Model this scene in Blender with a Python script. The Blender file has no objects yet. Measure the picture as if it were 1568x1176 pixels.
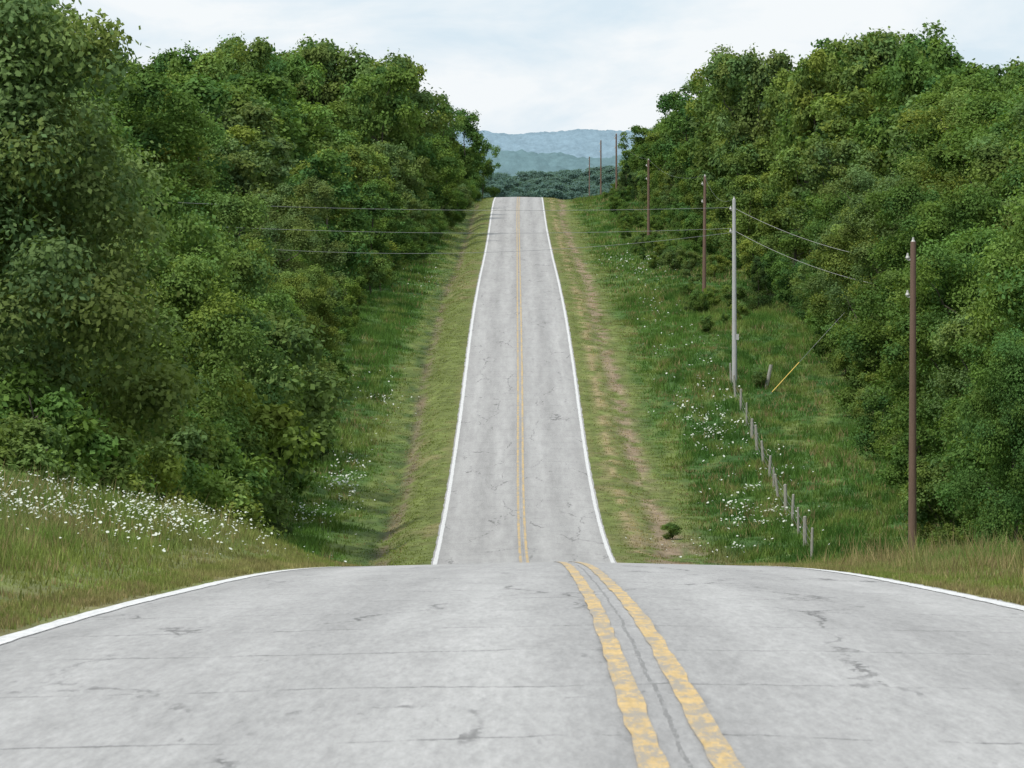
import bpy, math, numpy as np
from mathutils import Vector
rng = np.random.default_rng(11)
F = 9000.0; YH = 260.0; CX = 784.0
scene = bpy.context.scene
COL = scene.collection

# ---------------------------------------------------------------- helpers
def hermite(xs, ys):
    xs = np.array(xs, float); ys = np.array(ys, float)
    m = np.gradient(ys, xs)
    def f(x):
        x = np.asarray(x, float)
        i = np.clip(np.searchsorted(xs, x) - 1, 0, len(xs) - 2)
        h = xs[i+1] - xs[i]; t = np.clip((x - xs[i]) / h, 0, 1)
        return ((2*t**3-3*t**2+1)*ys[i] + (t**3-2*t**2+t)*h*m[i]
                + (-2*t**3+3*t**2)*ys[i+1] + (t**3-t**2)*h*m[i+1])
    return f
def lin(xs, ys):
    return lambda x: np.interp(x, xs, ys)
def sstep(a, b, x):
    t = np.clip((x - a) / (b - a), 0, 1); return t*t*(3-2*t)
def vn(x, y, s=0.0):
    x = np.asarray(x, float); y = np.asarray(y, float)
    xi = np.floor(x); yi = np.floor(y); fx = x-xi; fy = y-yi
    fx = fx*fx*(3-2*fx); fy = fy*fy*(3-2*fy)
    def h(a, b):
        v = np.sin(a*127.1 + b*311.7 + s*74.7)*43758.5453
        return v - np.floor(v)
    return (h(xi,yi)*(1-fx)+h(xi+1,yi)*fx)*(1-fy) + (h(xi,yi+1)*(1-fx)+h(xi+1,yi+1)*fx)*fy
def fbm(x, y, s=0.0, o=3):
    a = 0; w = .5; t = 0
    for k in range(o):
        a = a + w*vn(x*2**k, y*2**k, s+k*3.1); t += w; w *= .5
    return a/t

road_z = hermite(
 [-60,-30,0,20.5,31,43,52,71,90,112,130,150,175,200,227,255,281,306,340,371,413,486,594,695,760,827,870,950,1100,1400,1650,1900,2200,3000,9000,16000],
 [-.4,-.7,-1.27,-2.08,-2.55,-3.17,-3.68,-4.8,-6.02,-7.5,-8.8,-10.4,-12.4,-14.05,-14.95,-15.25,-15.1,-14.6,-13.6,-12.45,-11.1,-9.7,-8.5,-6.9,-5.4,-4.15,-4.0,-6,-13,-26,-19,-14,-26,-45,-60,-60])
road_c = hermite([-60,0,20,43,71,110,160,227,371,594,827,1000,1400],[.6,.6,.62,.72,.82,.93,.7,.45,.5,.65,.9,1.6,5])
hL = lin([110,200],[3.8,3.4]); hR = lin([110,200],[3.1,3.4])
def crown(u): return -.024*(np.sqrt(np.asarray(u)**2+.25)-.5)

pLn = lin([0,.3,.8,1.8,5,12,30,300,4000],[0,.03,.22,.62,1.15,1.7,3.2,9,9])
pLf = lin([0,1.2,2.6,5,9,14,30,90,300,4000],[0,-.12,-.85,-.45,.1,.6,2.8,7,10,10])
pRn = lin([0,1,3,8,30,300,4000],[0,-.05,.0,.05,.6,6,6])
pRf = lin([0,1.4,2.6,5,9,16,30,90,300,4000],[0,-.1,-.4,-.45,.15,.5,2.5,7,10,10])
def ground(X, d):
    X = np.asarray(X, float); d = np.asarray(d, float)
    u = X - road_c(np.clip(d,-60,1400))
    rz = road_z(d) + crown(np.clip(u, -hL(d), hR(d)))
    near = 1 - sstep(98, 130, d)
    sl = np.maximum(-u - hL(d), 0); sr = np.maximum(u - hR(d), 0)
    off = np.where(u < 0, pLn(sl)*near*(.45+.55*sstep(55,92,d))+pLf(sl)*(1-near), pRn(sr)*near + pRf(sr)*(1-near))
    s = np.maximum(sl, sr)
    n = (fbm(X*.35, d*.2, 5)-.5)*.34*sstep(.4, 3, s) + (fbm(X*.05, d*.03, 9)-.5)*1.2*sstep(8, 30, s)
    return rz + off + n - np.where(s <= 0, .06, .0)

C = lambda *a: np.array(a, float)
MOWN=C(.125,.152,.045); LUSH=C(.060,.122,.028); DRY=C(.25,.205,.110); DIRT=C(.245,.185,.130); FLOOR=C(.035,.045,.018); DEEP=C(.038,.088,.022)
def mixc(a, b, w):
    return a*(1-w[...,None]) + b*w[...,None]
def gcol(X, d):
    X = np.asarray(X, float); d = np.asarray(d, float)
    u = X - road_c(np.clip(d,-60,1400)); L = u < 0
    s = np.where(L, -u - hL(d), u - hR(d))
    c = np.broadcast_to(MOWN, X.shape+(3,)).copy()
    n1 = fbm(X*.5, d*.06, 1); n2 = fbm(X*1.3, d*.15, 2); n3 = fbm(X*.18, d*.02, 3); n4 = fbm(X*1.8, d*.35, 14)
    far = sstep(130, 200, d)
    c = mixc(c, LUSH, np.clip(sstep(2.6, 5.2, s + (n1-.5)*5 + (n4-.5)*2 + (1-far)*1.6), 0, 1)*.9)
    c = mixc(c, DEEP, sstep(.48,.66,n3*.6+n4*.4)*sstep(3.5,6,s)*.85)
    c = mixc(c, MOWN*1.15, sstep(.52,.70,n2)*.65*far)
    c = mixc(c, DRY*.85, sstep(.54,.70,n1*.5+n4*.5)*(1-sstep(2,4.5,s))*.6)
    hole = np.exp(-((u-5.85-(n3-.5)*.9-(n4-.5)*.6)/.44)**2)*sstep(.38,.54,n2*.4+n4*.6)*(~L)
    c = mixc(c, DIRT*1.12, np.clip(hole*1.25,0,.9)*far)
    wd = np.exp(-((u-4.6-(n4-.5)*.5)/.32)**2)*sstep(.38,.55,n4)*(~L)
    c = mixc(c, DRY*1.1, np.clip(wd*1.1,0,1)*far)
    wd = np.exp(-((u+5.9+(n3-.5)*1.1+(n4-.5)*.6)/.32)**2)*sstep(.38,.54,n2*.4+n4*.6)*L
    c = mixc(c, DIRT*.78, np.clip(wd*1.2,0,.88)*far)
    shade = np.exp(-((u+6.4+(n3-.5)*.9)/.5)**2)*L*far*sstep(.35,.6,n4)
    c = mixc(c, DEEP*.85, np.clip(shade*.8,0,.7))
    base = np.exp(-((u-6.3)/1.7)**2)*(1-sstep(232,262,d))*far*sstep(.40,.55,n4)
    c = mixc(c, DIRT*.95, np.clip(base,0,.85))
    c = mixc(c, DRY*.75, np.exp(-((s-.2)/.2)**2)*.5*sstep(.4,.6,n2))
    c = mixc(c, DRY*.75, (1-far)*sstep(.5,.75,n2)*.35)
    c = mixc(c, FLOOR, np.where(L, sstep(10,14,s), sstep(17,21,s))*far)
    return c*(.70+.6*fbm(X*2.2, d*.5, 8))[...,None]

def new_mesh(name, V, faces, mats, colors=None, matidx=None, uv=None, smooth=False):
    V = np.asarray(V, np.float32); me = bpy.data.meshes.new(name)
    me.vertices.add(len(V)); me.vertices.foreach_set('co', V.ravel())
    if not isinstance(faces, list): faces = [faces]
    faces = [np.asarray(f, np.int32) for f in faces if len(f)]
    tot = sum(f.size for f in faces); nf = sum(len(f) for f in faces)
    me.loops.add(tot); me.polygons.add(nf)
    li = np.concatenate([f.ravel() for f in faces])
    sz = np.concatenate([np.full(len(f), f.shape[1]) for f in faces])
    st = np.concatenate([[0], np.cumsum(sz)[:-1]]).astype(np.int32)
    me.loops.foreach_set('vertex_index', li); me.polygons.foreach_set('loop_start', st)
    if matidx is not None: me.polygons.foreach_set('material_index', np.asarray(matidx, np.int32))
    me.polygons.foreach_set('use_smooth', np.full(nf, smooth))
    for m in mats: me.materials.append(m)
    if colors is not None:
        a = me.color_attributes.new('Col', 'FLOAT_COLOR', 'POINT')
        cc = np.ones((len(V), 4), np.float32); cc[:, :3] = colors
        a.data.foreach_set('color', cc.ravel())
    if uv is not None:
        l = me.uv_layers.new(name='UVMap'); l.data.foreach_set('uv', np.asarray(uv, np.float32)[li].ravel())
    me.update(calc_edges=True); me.validate()
    return me
def add(name, me, parent=None, loc=(0,0,0)):
    o = bpy.data.objects.new(name, me); COL.objects.link(o); o.location = loc
    if parent: o.parent = parent
    return o
def tube(pts, rad, sides=6, cap=True):
    pts = np.asarray(pts, float); n = len(pts); rad = np.broadcast_to(rad, (n,))
    T = np.gradient(pts, axis=0); T /= np.linalg.norm(T, axis=1)[:, None]+1e-9
    ref = np.where(np.abs(T[:, 2:3]) > .9, C(1,0,0), C(0,0,1))
    A = np.cross(T, ref); A /= np.linalg.norm(A, axis=1)[:, None]; B = np.cross(T, A)
    a = np.arange(sides)/sides*2*np.pi
    V = pts[:, None]+ rad[:, None, None]*(np.cos(a)[None,:,None]*A[:,None]+np.sin(a)[None,:,None]*B[:,None])
    V = V.reshape(-1, 3); Fq = []
    for i in range(n-1):
        for j in range(sides):
            k = (j+1) % sides
            Fq.append((i*sides+j, i*sides+k, (i+1)*sides+k, (i+1)*sides+j))
    return V, np.array(Fq)
def join(parts):
    Vs = []; Fs = []; o = 0
    for V, Fq in parts:
        Vs.append(V); Fs.append(np.asarray(Fq)+o); o += len(V)
    return np.concatenate(Vs), np.concatenate(Fs)
def box(c, s):
    x,y,z = s[0]/2,s[1]/2,s[2]/2
    V = np.array([(a*x,b*y,e*z) for a in(-1,1) for b in(-1,1) for e in(-1,1)])+np.array(c)
    return V, np.array([(0,1,3,2),(4,6,7,5),(0,4,5,1),(2,3,7,6),(0,2,6,4),(1,5,7,3)])

# ---------------------------------------------------------------- materials
def mat(name):
    m = bpy.data.materials.new(name); m.use_nodes = True
    nt = m.node_tree; b = nt.nodes['Principled BSDF']
    return m, nt, b
class N:
    def __init__(s, nt): s.nt = nt
    def n(s, t, **k):
        x = s.nt.nodes.new(t)
        for a, v in k.items(): setattr(x, a, v)
        return x
    def link(s, a, b): s.nt.links.new(a, b)
    def set(s, sock, v):
        if hasattr(v, 'links'): s.link(v, sock)
        else: sock.default_value = v
    def math(s, op, a, b=0.0, clamp=False):
        x = s.n('ShaderNodeMath', operation=op, use_clamp=clamp); s.set(x.inputs[0], a); s.set(x.inputs[1], b); return x.outputs[0]
    def mix(s, fac, a, b, bt='MIX'):
        x = s.n('ShaderNodeMix', data_type='RGBA', blend_type=bt)
        s.set(x.inputs[0], fac); s.set(x.inputs[6], a); s.set(x.inputs[7], b); return x.outputs[2]
    def ramp(s, v, a, b, c=0.0, d=1.0):
        x = s.n('ShaderNodeMapRange'); s.set(x.inputs[0], v)
        for i, q in enumerate((a,b,c,d)): x.inputs[i+1].default_value = q
        return x.outputs[0]
    def cramp(s, v, stops):
        x = s.n('ShaderNodeValToRGB'); s.link(v, x.inputs[0]); e = x.color_ramp.elements
        while len(e) < len(stops): e.new(.5)
        for q, (p, c) in zip(e, stops): q.position = p; q.color = tuple(c)+(1,)
        return x.outputs[0]
    def noise(s, vec, scale, detail=3, rough=.55, dist=0):
        x = s.n('ShaderNodeTexNoise'); s.link(vec, x.inputs['Vector'])
        x.inputs['Scale'].default_value = scale; x.inputs['Detail'].default_value = detail
        x.inputs['Roughness'].default_value = rough; x.inputs['Distortion'].default_value = dist
        return x.outputs[0]
    def map(s, vec, sc):
        x = s.n('ShaderNodeMapping'); s.link(vec, x.inputs[0]); x.inputs['Scale'].default_value = sc; return x.outputs[0]

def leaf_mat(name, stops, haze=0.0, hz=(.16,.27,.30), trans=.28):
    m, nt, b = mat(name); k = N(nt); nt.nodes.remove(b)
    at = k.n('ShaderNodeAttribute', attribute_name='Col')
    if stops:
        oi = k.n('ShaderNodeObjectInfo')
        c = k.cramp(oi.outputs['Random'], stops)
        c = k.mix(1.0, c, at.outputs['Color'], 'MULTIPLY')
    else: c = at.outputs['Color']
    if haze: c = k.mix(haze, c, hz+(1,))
    df = k.n('ShaderNodeBsdfDiffuse'); k.link(c, df.inputs[0])
    tr = k.n('ShaderNodeBsdfTranslucent')
    c2 = k.mix(1.0, c, (1.25,1.3,.6,1), 'MULTIPLY'); k.link(c2, tr.inputs[0])
    mx = k.n('ShaderNodeMixShader'); mx.inputs[0].default_value = trans
    k.link(df.outputs[0], mx.inputs[1]); k.link(tr.outputs[0], mx.inputs[2])
    k.link(mx.outputs[0], nt.nodes['Material Output'].inputs[0])
    return m
G_ = 1.42
def st(*l): return [(p, tuple(x*G_ for x in c)) for p, c in l]
LEAF = leaf_mat('oak_leaves', st((0,(.055,.110,.034)),(.25,(.080,.135,.034)),(.45,(.096,.138,.052)),(.65,(.078,.142,.036)),(.85,(.125,.168,.044)),(1,(.058,.112,.032))))
CEDAR = leaf_mat('cedar_needles', st((0,(.036,.066,.026)),(1,(.054,.088,.028))))
HAZELEAF = leaf_mat('hazed_far_leaves', st((0,(.06,.12,.05)),(1,(.09,.15,.06))), haze=.75, hz=(.135,.215,.225))  # distance haze mixed straight into the leaf colour
GRASS = leaf_mat('grass_blades', None)

def simple(name, c, rough=.8, nscale=8, amt=.25, stretch=(1,1,1)):
    m, nt, b = mat(name); k = N(nt)
    g = k.n('ShaderNodeNewGeometry'); v = k.map(g.outputs['Position'], stretch)
    n = k.noise(v, nscale, 4)
    col = k.mix(n, tuple(x*(1-amt) for x in c)+(1,), tuple(x*(1+amt) for x in c)+(1,))
    k.link(col, b.inputs['Base Color']); b.inputs['Roughness'].default_value = rough
    return m
BARK = simple('bark', (.085,.075,.055), .9, 6, .4, (3,3,.6))
POLEW = simple('creosote_wood', (.15,.095,.072), .85, 5, .35, (4,4,.4))
POLEG = simple('weathered_grey_wood', (.42,.42,.43), .85, 5, .25, (4,4,.4))
POSTM = simple('weathered_post', (.30,.29,.26), .85, 6, .35)
WIRE = simple('wire_aluminium', (.22,.23,.24), .6, 3, .1)
STEELM = simple('fence_wire_steel', (.2,.2,.2), .6, 3, .1)
YEL = simple('yellow_guy_guard', (.65,.42,.03), .5, 3, .1)
CERAM = simple('insulator_ceramic', (.40,.40,.38), .3, 3, .1)

m, nt, b = mat('verge_ground'); k = N(nt)
at = k.n('ShaderNodeAttribute', attribute_name='Col'); g = k.n('ShaderNodeNewGeometry')
n1 = k.noise(k.map(g.outputs['Position'], (1,.4,1)), 2.2, 6, .75); n2 = k.noise(g.outputs['Position'], 14, 4, .7)
f = k.math('MULTIPLY', k.ramp(n1,.28,.72,.5,1.5), k.ramp(n2,.25,.75,.65,1.35))
v = k.n('ShaderNodeCombineXYZ'); [k.link(f, v.inputs[i]) for i in range(3)]
c = k.mix(1.0, at.outputs['Color'], v.outputs[0], 'MULTIPLY'); k.link(c, b.inputs['Base Color'])
b.inputs['Roughness'].default_value = .95; b.inputs['Specular IOR Level'].default_value = .1
GROUND = m

def road_nodes(k):
    uv = k.n('ShaderNodeUVMap', uv_map='UVMap').outputs[0]
    sp = k.n('ShaderNodeSeparateXYZ'); k.link(uv, sp.inputs[0])
    return uv, sp.outputs[0], sp.outputs[1]
m, nt, b = mat('aged_asphalt'); k = N(nt); uv, U, Vv = road_nodes(k)
big = k.noise(k.map(uv, (1.1,.018,1)), 1.0, 4, .6)
med = k.noise(k.map(uv, (2.2,.10,1)), 1.0, 5, .7)
mot = k.noise(k.map(uv, (3.0,.22,1)), 1.0, 6, .75)
spk = k.noise(k.map(uv, (22,1.6,1)), 1.0, 4, .8)
fine = k.noise(uv, 45, 2, .7)
au = k.math('ABSOLUTE', U)
tr = k.math('COSINE', k.math('MULTIPLY', k.math('SUBTRACT', au, .95), 2*math.pi/1.65))
base = k.mix(k.ramp(big,.3,.7), (.310,.304,.302,1), (.385,.379,.376,1))
br = k.math('MULTIPLY', k.ramp(tr,-1,1,.92,1.06), k.ramp(med,.3,.7,.91,1.08))
br = k.math('MULTIPLY', br, k.ramp(mot,.3,.7,.88,1.10))
br = k.math('MULTIPLY', br, k.ramp(spk,.28,.72,.80,1.18)); br = k.math('MULTIPLY', br, k.ramp(fine,.3,.7,.88,1.12))
pit = k.ramp(k.noise(k.map(uv,(7,.6,1)), 1.0, 5, .8), .64,.70)
br = k.math('MULTIPLY', br, k.math('SUBTRACT', 1.0, k.math('MULTIPLY', pit, .32)))
dn = k.noise(k.map(uv,(.9,.25,1)), 1.0, 8, .7)
vv = k.math('ADD', Vv, k.math('MULTIPLY', dn, 1.3))
fr = k.math('FRACT', k.math('DIVIDE', vv, 4.6))
ln = k.math('LESS_THAN', fr, .018)
msk = k.ramp(k.noise(k.map(uv,(.6,.12,1)), 3.0, 5, .75), .43,.56)
ck = k.math('MULTIPLY', ln, msk)
vo = k.n('ShaderNodeTexVoronoi', feature='DISTANCE_TO_EDGE')
dv = k.n('ShaderNodeVectorMath', operation='ADD'); k.link(k.map(uv,(.5,.06,1)), dv.inputs[0])
nz = k.n('ShaderNodeTexNoise'); k.link(k.map(uv,(1,.25,1)), nz.inputs[0]); nz.inputs['Scale'].default_value=1.6; nz.inputs['Detail'].default_value=7; nz.inputs['Roughness'].default_value=.65
sc = k.n('ShaderNodeVectorMath', operation='SCALE'); k.link(nz.outputs[1], sc.inputs[0]); sc.inputs['Scale'].default_value=.38
k.link(sc.outputs[0], dv.inputs[1]); k.link(dv.outputs[0], vo.inputs['Vector']); vo.inputs['Scale'].default_value=1
ck2 = k.math('MULTIPLY', k.math('LESS_THAN', vo.outputs[0], .010), k.ramp(k.noise(k.map(uv,(.5,.04,1)), 2.0, 5, .75), .50,.58))
ck = k.math('MAXIMUM', ck, ck2)
wob = k.math('MULTIPLY', k.math('SUBTRACT', mot,.5), .10)
cen = k.math('MULTIPLY', k.math('LESS_THAN', k.math('ABSOLUTE', k.math('ADD', U, wob)), .010), k.ramp(spk,.42,.50))
ck = k.math('MAXIMUM', ck, k.math('MULTIPLY', cen, .7))
gr1 = k.math('MULTIPLY', k.ramp(k.math('ABSOLUTE', k.math('SUBTRACT', k.math('ADD', au, wob), .19)), .0,.05,1.0,0.0), k.ramp(mot,.5,.62))
ck = k.math('MAXIMUM', ck, k.math('MULTIPLY', gr1, .7))
br = k.math('MULTIPLY', br, k.math('SUBTRACT', 1.0, k.math('MULTIPLY', ck, .52)))
v = k.n('ShaderNodeCombineXYZ'); [k.link(br, v.inputs[i]) for i in range(3)]
c = k.mix(1.0, base, v.outputs[0], 'MULTIPLY'); k.link(c, b.inputs['Base Color'])
b.inputs['Roughness'].default_value = .9; b.inputs['Specular IOR Level'].default_value = .2
ASPH = m
def paint(name, c, dark, lo, hi, vs, crk=.06):
    m, nt, b = mat(name); k = N(nt); uv, U, Vv = road_nodes(k)
    n = k.noise(k.map(uv, (14,vs,1)), 1.0, 6, .85); n3 = k.noise(k.map(uv,(2.5,.5,1)), 1.0, 4, .7)
    w = k.ramp(k.math('ADD', k.math('MULTIPLY', n,.6), k.math('MULTIPLY', n3,.4)), lo, hi)
    dn = k.noise(k.map(uv,(4,1.1,1)), 1.0, 6, .75)
    fr = k.math('FRACT', k.math('DIVIDE', k.math('ADD', Vv, k.math('MULTIPLY', dn, 3.0)), 1.5))
    w = k.math('MULTIPLY', w, k.math('GREATER_THAN', fr, crk))
    fn = k.noise(k.map(uv,(20,2,1)), 1, 4, .75)
    cc = k.mix(k.ramp(fn,.3,.7), tuple(x*.72 for x in c)+(1,), tuple(x*1.18 for x in c)+(1,))
    k.link(k.mix(w, dark+(1,), cc), b.inputs['Base Color']); b.inputs['Roughness'].default_value = .75
    return m
YPAINT = paint('yellow_line_paint', (.55,.380,.155), (.295,.26,.215), .45,.53, 1.6, .075)
WPAINT = paint('white_line_paint', (.62,.62,.62), (.42,.42,.42), .32,.42, 1.5, .03)

# ---------------------------------------------------------------- terrain + road
ds = np.concatenate([np.arange(-60,20,4), np.arange(20,135,.8), np.arange(135,950,1.2), np.arange(950,2300,10), np.arange(2300,16001,400)])
un = np.concatenate([np.array([-4000,-2500,-1500,-900,-500,-300,-200,-140,-100,-75,-58,-46,-38,-32,-28,-25,-22,-19.5,-17.5]), np.arange(-16,-3.9,.3)])
un2 = np.concatenate([np.arange(3.9+.1,22,.3), np.array([23.5,25,28,32,38,46,58,75,100,140,200,300,500,900,1500,2500,4000])])
cs = road_c(np.clip(ds,-60,1400))
Lc = cs - hL(ds) - .08; Rc = cs + hR(ds) + .08
Xg = np.concatenate([cs[:,None]+un[None,:], Lc[:,None], (Lc+.2)[:,None], cs[:,None], (Rc-.2)[:,None], Rc[:,None], cs[:,None]+un2[None,:]], axis=1)
Xg = np.sort(Xg, axis=1)
Dg = np.broadcast_to(ds[:,None], Xg.shape)
Zg = ground(Xg, Dg)
V = np.stack([Xg, Dg, Zg], -1).reshape(-1,3)
nr, nc = Xg.shape
ii = (np.arange(nr-1)[:,None]*nc + np.arange(nc-1)[None,:]).ravel()
FQ = np.stack([ii, ii+1, ii+nc+1, ii+nc], 1)
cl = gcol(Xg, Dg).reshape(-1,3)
cl[V[:,1]>1000] = C(.09,.150,.145)  # ground beyond the crest tinted blue-green, haze put into its colour
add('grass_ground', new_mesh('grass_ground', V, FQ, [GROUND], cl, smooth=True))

dr = ds[(ds<=1300)]
def ribbon(name, a, b, zoff, mt, ncol=2, dd=dr, jag=0, js=0):
    t = np.linspace(0,1,ncol); c = road_c(dd)
    A = a(dd); B = b(dd)
    if jag:
        A = A + (fbm(dd*1.3, dd*0, 4+js)-.5)*jag; B = B + (fbm(dd*1.7, dd*0+3, 6+js)-.5)*jag
    u = A[:,None]*(1-t)+B[:,None]*t
    X = c[:,None]+u; D = np.broadcast_to(dd[:,None], X.shape)
    Z = road_z(D) + crown(u) + zoff
    V = np.stack([X,D,Z],-1).reshape(-1,3); n, q = X.shape
    ii = (np.arange(n-1)[:,None]*q+np.arange(q-1)[None,:]).ravel()
    FQ = np.stack([ii,ii+1,ii+q+1,ii+q],1)
    return add(name, new_mesh(name, V, FQ, [mt], uv=np.stack([u.ravel(), D.ravel()],1), smooth=True))
road = ribbon('road', lambda d:-hL(d)-.13, lambda d:hR(d)+.13, 0.0, ASPH, 35, jag=.10)
ribbon('white_edge_line', lambda d:-hL(d)-.06, lambda d:-hL(d)+.10, .006, WPAINT, jag=.04)
ribbon('white_edge_line', lambda d:hR(d)-.09, lambda d:hR(d)+.06, .006, WPAINT, jag=.04, js=2)
ribbon('yellow_centre_line', lambda d:-.18+0*d, lambda d:-.078+0*d, .006, YPAINT, 3, jag=.03)
ribbon('yellow_centre_line', lambda d:.078+0*d, lambda d:.18+0*d, .006, YPAINT, 3, jag=.03, js=5)

# ---------------------------------------------------------------- trees
def tree_mesh(name, seed, H=15, R=5, cb=.12, npf=85, nl=380, ls=.2, kind='round', pr=(.75,1.35), leafm=LEAF, limbs=10, br=.007, nb=10):
    r = np.random.default_rng(seed)
    if kind == 'round':
        # boughs: a domed crown of big round lobes, each made of several leaf clumps
        tb = (np.arange(nb)+r.random(nb))/nb; tb = tb**.85
        profb = R*np.sqrt(np.clip(1-((tb-.40)/.66)**2, .02, 1))
        thb = np.arange(nb)*2.4+r.uniform(-.6,.6,nb)
        rb = profb*r.uniform(.30,.70,nb)
        cb_ = np.stack([rb*np.cos(thb), rb*np.sin(thb), H*(cb+.10+(1-cb)*tb*.76)],1)
        Rb = R*r.uniform(.36,.55,nb)
        k_ = np.arange(npf)%nb
        dvb = r.normal(size=(npf,3)); dvb /= np.linalg.norm(dvb,axis=1)[:,None]
        lo = dvb[:,2]<-.3; dvb[lo,2]*=-.7
        c = cb_[k_]+dvb*Rb[k_][:,None]*C(1,1,.98)*r.uniform(.55,1.0,npf)[:,None]
        c[:,2]=np.clip(c[:,2],H*cb+.3,H*.99)
        t = np.clip(c[:,2]/H,0,1); bbr = r.uniform(.85,1.15,nb)[k_]
    else:
        t = r.random(npf)**1.3; prof = R*(1-t)**.75+.15; th = r.random(npf)*6.283
        rr = prof*(.35+.6*np.sqrt(r.random(npf))); c = np.stack([rr*np.cos(th), rr*np.sin(th), H*(cb+(1-cb)*t*.96)], 1); bbr=1
    p = r.uniform(pr[0],pr[1],npf)*(1.1-.3*t)
    if kind!='round': p *= (.55+.7*(1-t))
    bright = r.uniform(.80,1.20,npf)*bbr*(.78+.30*t)  # random clump tone, plus crown shading painted in: lighter towards the top
    yel = r.uniform(-.12,.16,npf)
    idx = np.repeat(np.arange(npf), nl); n = len(idx)
    dv = r.normal(size=(n,3)); dv /= np.linalg.norm(dv,axis=1)[:,None]
    fl = (dv[:,2]<0)&(r.random(n)<.5); dv[fl,2]*=-1
    rad = p[idx]*np.where(r.random(n)<.10, r.uniform(1,1.5,n), r.uniform(.45,1.05,n))
    P = c[idx]+dv*rad[:,None]*C(1,1,.85 if kind=='round' else 1.0)
    nm = dv*.6+C(0,0,.4)+r.normal(size=(n,3))*.45; nm /= np.linalg.norm(nm,axis=1)[:,None]
    tg = np.cross(nm, r.normal(size=(n,3))); tg /= np.linalg.norm(tg,axis=1)[:,None]; bt = np.cross(nm,tg)
    a = (ls*r.uniform(.35,.75,n))[:,None]; b = a*r.uniform(.5,.8,n)[:,None]
    V = np.stack([P-tg*a, P-bt*b, P+tg*a, P+bt*b],1).reshape(-1,3)
    FQ = np.arange(4*n).reshape(-1,4)
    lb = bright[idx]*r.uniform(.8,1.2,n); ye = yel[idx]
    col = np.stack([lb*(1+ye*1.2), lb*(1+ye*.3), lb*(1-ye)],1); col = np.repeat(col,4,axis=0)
    parts = []
    zz = np.linspace(-.6, H*.8, 8); wob = np.cumsum(r.normal(0,.12,(8,2)),axis=0)
    tp = np.stack([wob[:,0],wob[:,1],zz],1); parts.append(tube(tp, np.linspace(.016*H,.03,8), 8))
    for j in r.choice(npf, min(limbs,npf), replace=False):
        e = c[j]*C(.85,.85,1); z0 = max(.12*H, e[2]-np.hypot(e[0],e[1])*.9-.3); z0=min(z0,H*.75); s = np.array([np.interp(z0,zz,wob[:,0]),np.interp(z0,zz,wob[:,1]),z0])
        ts = np.linspace(0,1,6)[:,None]; Pp = s+(e-s)*ts; Pp[1:-1] += r.normal(0,.16,(4,3)); Pp[:,2] -= .35*np.sin(np.linspace(0,1,6)*3.14)
        parts.append(tube(Pp, np.linspace(br*H,.012,6), 5))
    Vt, Ft = join(parts)
    Vall = np.concatenate([V,Vt]); Fall = np.concatenate([FQ, Ft+len(V)])
    col = np.concatenate([col, np.full((len(Vt),3), .5)])
    mi = np.concatenate([np.zeros(len(FQ)), np.ones(len(Ft))])
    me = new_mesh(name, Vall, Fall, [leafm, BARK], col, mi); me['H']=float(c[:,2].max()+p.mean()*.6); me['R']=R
    return me
spec = [(5,.06,110,10),(4.4,.08,100,9),(5.6,.06,125,12),(4.8,.12,100,8),(4.0,.04,95,8)]
NEARO = [tree_mesh('oakn%d'%i, 110+i, H=14, R=r_, cb=.03, npf=160, nl=480, ls=.15, limbs=5, br=.004, nb=13) for i,r_ in enumerate((4.6,5.2))]
OAK = [tree_mesh('oak%d'%i, 10+i, H=15, R=r_, cb=cb, npf=n_, nl=400, ls=.175, nb=b_) for i,(r_,cb,n_,b_) in enumerate(spec)]
OAKF = [tree_mesh('oakf%d'%i, 20+i, H=15, R=r_, cb=cb, npf=int(n_*.8), nl=160, ls=.30, limbs=5, nb=b_) for i,(r_,cb,n_,b_) in enumerate(spec)]
TALL = [tree_mesh('tall%d'%i, 30+i, H=16, R=r_, cb=.35, npf=n_, nl=190, ls=.27, limbs=20, nb=8) for i,(r_,n_) in enumerate([(4.4,46),(5.0,38),(4.0,42)])]
SHRUB = [tree_mesh('shrub%d'%i, 50+i, H=4, R=2.1, cb=.02, npf=36, nl=280, ls=.14, pr=(.40,.75), limbs=6, nb=7) for i in range(3)]
CED = [tree_mesh('cedar%d'%i, 60+i, H=8, R=2.3, cb=.03, npf=75, nl=240, ls=.14, kind='cone', pr=(.4,.8), leafm=CEDAR, limbs=6) for i in range(2)]
FARM = []
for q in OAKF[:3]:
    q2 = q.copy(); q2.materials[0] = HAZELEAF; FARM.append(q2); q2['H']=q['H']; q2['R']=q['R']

forest = bpy.data.objects.new('forest', None); COL.objects.link(forest)
thicket = bpy.data.objects.new('roadside_thicket', None); COL.objects.link(thicket)
dforest = bpy.data.objects.new('distant_forest', None); COL.objects.link(dforest)
def put(me, X, d, H, name, parent=None, wide=1.0):
    z = float(ground(X, d)); s = H/me['H']
    o = add(name, me, parent, (X, d, z-.1))
    w = s*wide*rng.uniform(.92,1.1)
    o.scale = (w, w, s); o.rotation_euler = (rng.normal(0,.03), rng.normal(0,.03), rng.uniform(0,6.28))
    return o
def pick(l): return l[rng.integers(len(l))]
OL = lin([-300,-100,60,100,118,180,235,265,330,420,520,600,640,652,690,715,735,745,762,775],[-200,-90,-20,40,75,78,98,75,68,62,68,92,105,140,155,172,200,240,280,300])
OR = lin([930,945,955,980,985,1005,1050,1100,1108,1150,1200,1215,1250,1290,1340,1400,1430,1500,1568,1800],[300,280,255,225,195,178,145,135,90,75,85,105,65,55,50,40,85,105,100,60])
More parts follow.
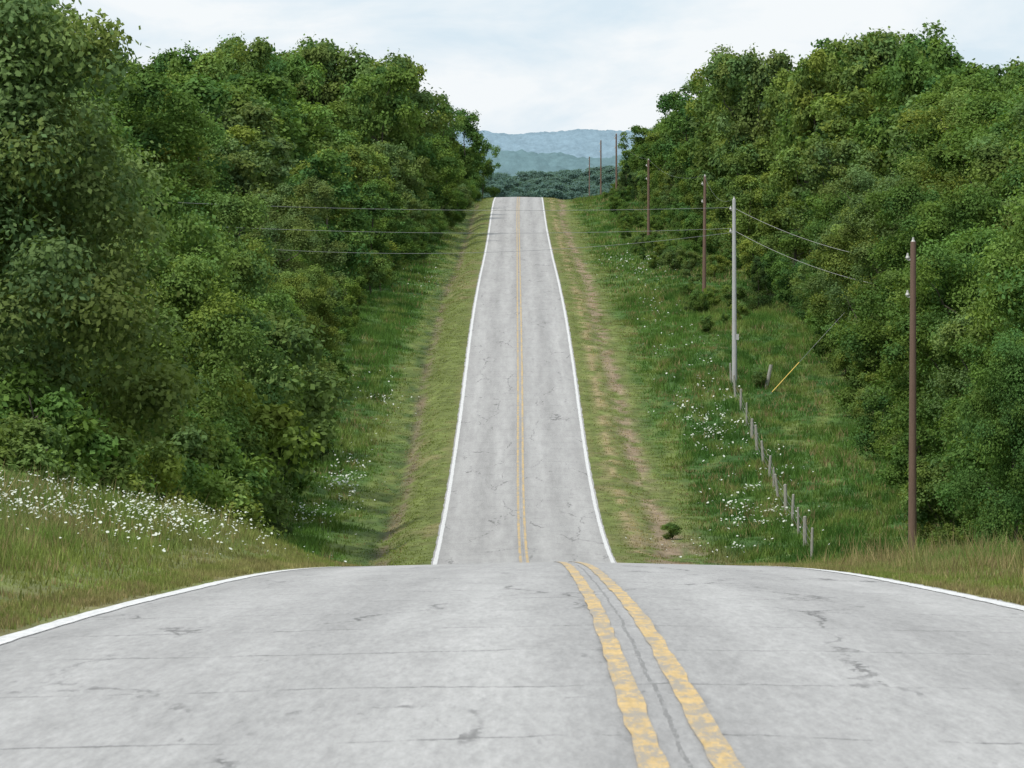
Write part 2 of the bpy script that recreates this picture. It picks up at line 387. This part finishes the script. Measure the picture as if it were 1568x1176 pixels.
eL = lin([120,180,230,281,371,430,577,720,850,1000],[-9.5,-9.5,-9.6,-10.2,-11,-11.4,-9.0,-7.0,-5.8,-5])
eR = lin([150,205,218,240,300,340,390,480,600,720,850,1000],[17,17.5,16.5,16.5,19,20,19.3,19.2,18.5,17.5,16.5,16])
def top_h(X, d, H, side):
    px = CX+X*F/d; yo = (OL if side<0 else OR)(px)
    g = float(ground(X,d)); zmax = (YH-(yo+rng.uniform(14,60)))*d/F
    return min(H, zmax-g)
for side in (-1,1):
    e = eL if side<0 else eR
    d = 172. if side<0 else 192.
    while d < 985:
        bay = (fbm(d/30., side*3.3, 21)-.5)*5.5
        for kx in range(4):
            L = OAK if d < 420 else OAKF
            me = pick(L)
            H = rng.uniform(5.5,13.) if kx==0 else rng.uniform(9.5,19.5)
            dd = d + rng.uniform(-5,5); R = me['R']*H/me['H']
            X = e(dd)+side*(R*.85+kx*7.2+max(-1,bay)+rng.uniform(-.6,1.8))
            H2 = top_h(X, dd, H, side)
            if H2 < 4.5: continue
            own = kx==0 and dd < 330
            put(me, X, dd, H2, 'oak_tree' if own else 'forest_oak', None if own else forest, wide=min(1.35, 1+.5*(H/H2-1))*(1.1 if kx else 1))
        d += 10. + d*.011
    d = 165. if side<0 else 215.
    while d < 950:
        dd = d+rng.uniform(-2,2); H = rng.uniform(1.0,4)
        X = e(dd)+side*rng.uniform(.0,2.6)
        put(pick(SHRUB), X, dd, H, 'shrub', thicket); d += 4.5+d*.005
for side, xs, dsx in ((-1, np.arange(112,748,27), lin([100,400,640,700,745],[430,600,700,850,960])),
                      (1, np.arange(985,1600,27), lin([985,1050,1110,1300,1568],[900,760,600,500,420]))):
    for px in xs:
        px = px+rng.uniform(-8,8)
        d = float(dsx(px))*rng.uniform(.95,1.05); X = (px-CX)*d/F
        y = (OL if side<0 else OR)(px)+rng.uniform(-8,20)
        H = (YH-y)*d/F-float(ground(X,d))
        if H<5: continue
        put(pick(TALL+OAKF+OAKF), X, d, H, 'forest_oak', forest, wide=rng.uniform(.72,.95))
for px,d,y,me,w in ((-30,142,-70,NEARO[0],.9),(70,176,120,NEARO[1],.8),(200,215,265,OAK[0],.85),(310,240,320,OAK[3],.85)):
    X=(px-CX)*d/F; put(me, X, d, (YH-y)*d/F-float(ground(X,d)), 'oak_tree', wide=w)
for px,d,y,me,w in ((1690,188,250,NEARO[0],1.0),(1640,200,290,NEARO[1],.9),(1560,178,500,NEARO[0],.7),(1150,640,72,TALL[0],1.0),(1385,520,38,TALL[1],1.0),(1500,262,350,OAK[1],.9)):
    X=(px-CX)*d/F; put(me, X, d, (YH-y)*d/F-float(ground(X,d)), 'oak_tree', wide=w)
for px,d,y in ((25,150,520),(490,380,440),(440,300,470),(958,830,248),(975,800,270),(640,640,330),(1165,430,390)):
    X=(px-CX)*d/F; put(pick(CED), X, d, (YH-y)*d/F-float(ground(X,d)), 'cedar_tree')
for px,d,y in ((60,138,560),(150,150,590),(110,140,640),(230,165,620),(290,190,640),(350,215,660),(20,128,630),(200,140,680),(385,255,480),(330,215,560),(395,262,600),(270,150,700),(330,165,720),
    (1540,165,815),(1450,196,800),(1165,350,565)):
    X=(px-CX)*d/F; H=(YH-y)*d/F-float(ground(X,d))
    put(pick(SHRUB), X, d, max(.5,H), 'shrub')
X=(1030-CX)*250/F; put(SHRUB[0], X, 250, .8, 'shrub', wide=1.3)
for i in range(60):
    d = rng.uniform(400,840); X = rng.uniform(12.2,16.5)+(.0 if d>520 else 1.0); put(pick(SHRUB), X, d, rng.uniform(.7,2.6), 'shrub', thicket)
for i in range(440):
    d = rng.uniform(1640,1960); X = rng.uniform(-100,140)
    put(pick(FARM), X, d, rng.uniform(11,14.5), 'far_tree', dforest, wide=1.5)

# ---------------------------------------------------------------- distant hills
def hill(name, d0, d1, nd, x0, x1, nx, zf, hazed_colr):  # aerial haze is put into the woods colour, bluer per farther ridge
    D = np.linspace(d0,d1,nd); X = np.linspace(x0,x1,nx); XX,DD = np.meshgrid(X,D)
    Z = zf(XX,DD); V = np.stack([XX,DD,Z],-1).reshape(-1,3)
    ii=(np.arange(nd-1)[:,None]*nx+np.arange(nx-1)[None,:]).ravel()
    m, nt, b = mat(name+'_hazed_woods'); k=N(nt); g=k.n('ShaderNodeNewGeometry')
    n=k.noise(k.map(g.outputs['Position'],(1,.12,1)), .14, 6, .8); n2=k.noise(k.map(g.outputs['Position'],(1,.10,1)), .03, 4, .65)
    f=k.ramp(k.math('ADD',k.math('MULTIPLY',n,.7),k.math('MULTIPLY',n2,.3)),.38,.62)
    k.link(k.mix(f, tuple(x*.80 for x in hazed_colr)+(1,), tuple(x*1.14 for x in hazed_colr)+(1,)), b.inputs['Base Color'])
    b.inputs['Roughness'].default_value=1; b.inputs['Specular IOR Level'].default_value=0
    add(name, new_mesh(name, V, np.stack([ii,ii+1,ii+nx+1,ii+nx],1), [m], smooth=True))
def bump(X,D,s,a): return (fbm(X/s, D/s, 2, 3)-.5)*a
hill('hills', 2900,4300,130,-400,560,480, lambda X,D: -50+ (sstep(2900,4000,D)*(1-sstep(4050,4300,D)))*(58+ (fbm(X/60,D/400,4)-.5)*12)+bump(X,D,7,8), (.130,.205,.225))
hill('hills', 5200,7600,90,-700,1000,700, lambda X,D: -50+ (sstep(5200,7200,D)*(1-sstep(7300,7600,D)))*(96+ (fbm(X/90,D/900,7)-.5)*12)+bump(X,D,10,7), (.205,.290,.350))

# ---------------------------------------------------------------- grass
def blades(P, h, nper, spread, width, col, lean=.35):
    n = len(P); I = np.repeat(np.arange(n), nper); m_ = len(I)
    o = rng.normal(0,spread,(m_,2)); o = np.clip(o, -2*spread, 2*spread)
    b = P[I].copy(); b[:,0]+=o[:,0]; b[:,1]+=o[:,1]
    hh = h[I]*rng.uniform(.5,1.2,m_); a = rng.random(m_)*6.28
    w = width*rng.uniform(.6,1.4,m_)
    dx = np.stack([np.cos(a)*w,np.sin(a)*w,np.zeros(m_)],1)
    ln = rng.normal(0,lean,(m_,2))*hh[:,None]
    tip = b+np.stack([ln[:,0],ln[:,1],hh],1)
    b[:,2]-=.03
    V = np.stack([b-dx,b+dx,tip],1)
    c = col[I]*rng.uniform(.65,1.45,(m_,1))
    return V.reshape(-1,3), np.repeat(c,3,axis=0)
Vs=[];Cs=[]
def scatter(n, d0, d1, s0, s1, side, hf, nper, spread, width, tan=.15, pw=1.0):
    d = rng.uniform(d0,d1,n); s = s0+(s1-s0)*rng.random(n)**pw
    c = road_c(d); X = np.where(side<0, c-hL(d)-s, c+hR(d)+s)
    P = np.stack([X,d,ground(X,d)],1); h = hf(s,X,d)
    col = gcol(X,d)*1.3; t = rng.random(n)<tan*(.3+1.4*sstep(.4,.65,fbm(X*.4,d*.1,31))); col[t] = DRY*rng.uniform(.7,1.2,(t.sum(),1))
    V,Cc = blades(P,h,nper,spread,width,col); Vs.append(V);Cs.append(Cc)
hn = lambda s,X,d: (.04+.26*sstep(.5,2.8,s))*(.30+1.2*fbm(X*.8,d*.4,11))
scatter(8000,22,118,.30,10,-1,hn,20,.11,.008,.14,1.3)
scatter(8000,22,118,.30,14,1,hn,18,.11,.008,.40,1.3)
scatter(3000,22,118,.17,.6,-1,lambda s,X,d:.03+.05*rng.random(len(s)),16,.04,.007,.2)
scatter(3000,22,118,.17,.6,1,lambda s,X,d:.03+.05*rng.random(len(s)),16,.04,.007,.3)
scatter(700,60,118,1.5,12,1,lambda s,X,d:.3+.35*rng.random(len(s)),9,.10,.008,1.5)
scatter(700,60,118,2.0,9,-1,lambda s,X,d:.3+.25*rng.random(len(s)),9,.10,.008,.6)
hfr = lambda s,X,d: (.04+.62*sstep(3.2,6,s)*(.02+1.2*fbm(X*.6,d*.14,12)**1.5))
scatter(12000,205,480,.2,13,-1,hfr,11,.20,.026,.07)
scatter(19000,205,480,.2,20,1,hfr,11,.20,.026,.12)
scatter(7000,480,900,.2,11,-1,hfr,8,.35,.045,.07)
scatter(10000,480,900,.2,18,1,hfr,8,.35,.045,.14)
V = np.concatenate(Vs); Cc = np.concatenate(Cs)
add('grass', new_mesh('grass', V, np.arange(len(V)).reshape(-1,3), [GRASS], Cc))

# ---------------------------------------------------------------- wildflowers
FV=[]
def flowers(px, d0, spreadX, spreadD, n, r, hmean, th=.42):
    X0=(px-CX)*d0/F
    X = rng.normal(X0,spreadX,n); d = rng.normal(d0,spreadD,n)
    keep = rng.random(n) < sstep(th,th+.2,fbm(X*1.6,d*.3,77)); X=X[keep]; d=d[keep]; n=len(X)
    z = ground(X,d)+hmean*rng.uniform(.4,1.2,n)
    a = np.arange(6)/6*2*np.pi
    tx = rng.normal(0,.35,n); ty = rng.normal(-.25,.3,n); rr = r*rng.uniform(.4,1.3,n)
    ox = rr[:,None]*np.cos(a); oy = rr[:,None]*np.sin(a)
    FV.append(np.stack([X[:,None]+ox, d[:,None]+oy, z[:,None]+ox*tx[:,None]-oy*ty[:,None]],-1).reshape(-1,3))
for px,d,sx,sd,n in ((60,84,.9,7,620),(150,81,.9,8,900),(230,84,.7,8,700),(300,90,.5,5,320),(20,82,.9,8,420),(180,72,.6,6,320),(90,70,.6,5,220)):
    flowers(px,d,sx,sd,n,.017,.33,.36)
for px,d,sx,sd,n,r in ((1145,268,.9,9,420,.05),(1170,262,.7,6,220,.05),(1095,320,1.0,10,460,.05),(1075,340,1,8,220,.05),(1105,240,1.6,6,160,.045),(960,560,1.6,25,300,.055),(990,540,1.2,20,160,.055),(585,345,.9,10,180,.05),(530,285,.7,8,260,.05),(470,262,.8,6,200,.045),(545,300,.6,8,140,.05),(1190,290,.5,8,130,.05),(1050,380,1.5,20,140,.055),(650,520,1,20,80,.055),(1005,450,1,20,110,.055)):
    flowers(px,d,sx,sd,n,r,.42)
V = np.concatenate(FV)
add('wildflowers', new_mesh('wildflowers', V, np.arange(len(V)).reshape(-1,6), [simple('flower_white',(.52,.55,.48),.8,3,.08)]))

# ---------------------------------------------------------------- poles, wires, fence
poles = [(1398,214,370,POLEW),(1125,353,305,POLEG),(1078,450,270,POLEW),(993,600,245,POLEW),(944,830,205,POLEW),(920,1000,215,POLEW),(902,1230,240,POLEW)]
tops=[]
for px,d,y,mt in poles:
    X=(px-CX)*d/F; zt=(YH-y)*d/F; zb=float(ground(X,d))-.3
    e = bpy.data.objects.new('utility_pole', None); COL.objects.link(e); e.location=(X,d,zb)
    h=zt-zb; lx = rng.normal(0,.05)
    sh = tube(np.array([(lx*t,0,h*t) for t in np.linspace(0,1,7)]), np.linspace(.165,.105,7), 10)
    capv = tube(np.array([(lx,0,h),(lx,0,h+.02)]), [.105,.01], 10)
    V_,F_ = join([sh,capv]); add('shaft', new_mesh('shaft', V_,F_,[mt],smooth=True), e)
    ins=[]
    for zz,ox in ((h-.08,.0),(h-.65,-.2),(h-2.0,-.2)):
        ins.append(tube(np.array([(ox+lx,0,zz),(ox+lx,0,zz+.07),(ox+lx,0,zz+.14),(ox+lx,0,zz+.24)]),[.05,.085,.05,.03],8))
        if ox: ins.append(box((ox/2+lx,0,zz),(abs(ox),.07,.07)))
    V_,F_=join(ins); add('insulators', new_mesh('insulators',V_,F_,[CERAM],smooth=False), e)
    if mt is POLEG:
        V_,F_=join([box((.0,-.19,1.6),(.10,.06,2.6)),box((.17,-.02,3.2),(.16,.2,.34))]); add('conduit_and_box', new_mesh('cond',V_,F_,[POLEG]), e)
    tops.append((X,d,zt))
def wire(name, a, b, sag, r, mt=WIRE, parent=None):
    t=np.linspace(0,1,24); a=np.array(a);b=np.array(b)
    P=a+(b-a)*t[:,None]; P[:,2]-=sag*4*t*(1-t)
    V_,F_=tube(P,r,4); return add(name,new_mesh(name,V_,F_,[mt]),parent)
we = bpy.data.objects.new('power_lines', None); COL.objects.link(we)
X0,d0,z0 = tops[1]
for dz,sag,yl in ((-.5,.35,308),(-1.75,.45,342),(-2.0,1.1,366)):
    a=(X0-.2,d0,z0+dz); b=((330-CX)*d0/F-5,d0+6,(YH-yl)*d0/F)
    wire('crossing_wire',a,b,sag,.009,parent=we)
for dz,y2 in ((-.55,392),(-1.9,432)):
    wire('side_wire',(X0,d0,z0+dz),((1330-CX)*d0/F,d0-4,(YH-y2)*d0/F),.35,.012,CERAM,parent=we)
for i in range(1,len(tops)-1):
    a=np.array(tops[i]);b=np.array(tops[i+1]); wire('line_wire',a+C(0,0,.1),b+C(0,0,.1),.9,.005,parent=we)
gx=(1180-CX)*345/F
gz=float(ground(gx,345))
top=np.array([(1305-CX)*345/F,347,(YH-470)*345/F]); bot=np.array([gx,345,gz])
wire('guy_wire',bot,top,0,.010,parent=we); wire('guy_guard',bot+C(0,-.03,0)+ (top-bot)*.02,bot+C(0,-.03,0)+(top-bot)*.36,0,.026,YEL,we)
fe = bpy.data.objects.new('wire_fence', None); COL.objects.link(fe)
fX = lin([225,232,262,290,340,356],[11.5,11.75,12.2,12.6,13.05,13.2]); parts=[]; tp=[]
dd=226.
while dd<356:
    X=float(fX(dd)); z=float(ground(X,dd)); h=rng.uniform(.95,1.3); l=rng.normal(0,.07); r=rng.uniform(.05,.085)
    parts.append(tube(np.array([(X,dd,z-.3),(X+l*.5,dd,z+h*.5),(X+l,dd,z+h),(X+l,dd,z+h+.03)]),[r,r,r*.9,r*.4],7)); tp.append((X+l*.7,dd,z)); dd+=rng.uniform(7,11)
X=float(fX(350)); parts.append(tube(np.array([(X+2.0,350,float(ground(X+2,350))),(X+2.3,350,float(ground(X+2,350))+1.4)]),[.12,.1],8))
V_,F_=join(parts); add('posts',new_mesh('posts',V_,F_,[POSTM]),fe)
parts=[]
for hz in (.35,.65,.95):
    P=np.array(tp)+C(0,0,hz); parts.append(tube(P,.005,4))
V_,F_=join(parts); add('strands',new_mesh('strands',V_,F_,[STEELM]),fe)

# ---------------------------------------------------------------- world, sun, camera
w = bpy.data.worlds.new('World'); scene.world = w; w.use_nodes = True; nt = w.node_tree; k = N(nt)
bg = nt.nodes['Background']; EL=math.radians(54); AZ=math.radians(222)
sky = k.n('ShaderNodeTexSky', sky_type='NISHITA'); sky.sun_disc=False; sky.sun_elevation=EL; sky.sun_rotation=AZ
tc = k.n('ShaderNodeTexCoord'); sp = k.n('ShaderNodeSeparateXYZ'); k.link(tc.outputs['Generated'], sp.inputs[0])
cn = k.noise(k.map(tc.outputs['Generated'], (1,1,3.2)), 17, 6, .58, .4)
cloud = k.mix(k.ramp(cn,.40,.60), (7.2,8.5,9.5,1), (9.2,9.6,9.85,1))
gr = k.ramp(sp.outputs[2], 0, 1, 1.0, 1.15); v = k.n('ShaderNodeCombineXYZ'); [k.link(gr, v.inputs[i]) for i in range(3)]
cloud = k.mix(1.0, cloud, v.outputs[0], 'MULTIPLY')
fac = k.ramp(cn,.3,.6,.90,.98)
k.link(k.mix(fac, sky.outputs[0], cloud), bg.inputs[0]); bg.inputs[1].default_value=.1
sl = bpy.data.lights.new('sun','SUN'); sl.energy=3.0; sl.angle=math.radians(6); sl.color=(1,.95,.86)
so = bpy.data.objects.new('sun', sl); COL.objects.link(so)
dirv = Vector((math.sin(AZ)*math.cos(EL), math.cos(AZ)*math.cos(EL), math.sin(EL)))
so.rotation_euler = dirv.to_track_quat('Z','Y').to_euler(); so.location = dirv*50
cam = bpy.data.cameras.new('camera'); cam.sensor_width=36; cam.lens=F/1568*36; cam.clip_start=.5; cam.clip_end=30000
cam.dof.use_dof=True; cam.dof.focus_distance=330; cam.dof.aperture_fstop=28
co = bpy.data.objects.new('camera', cam); COL.objects.link(co)
co.rotation_euler=(math.radians(90)-math.atan((588-YH)/F),0,0); scene.camera=co
scene.view_settings.view_transform='Standard'; scene.view_settings.look='None'; scene.view_settings.exposure=0
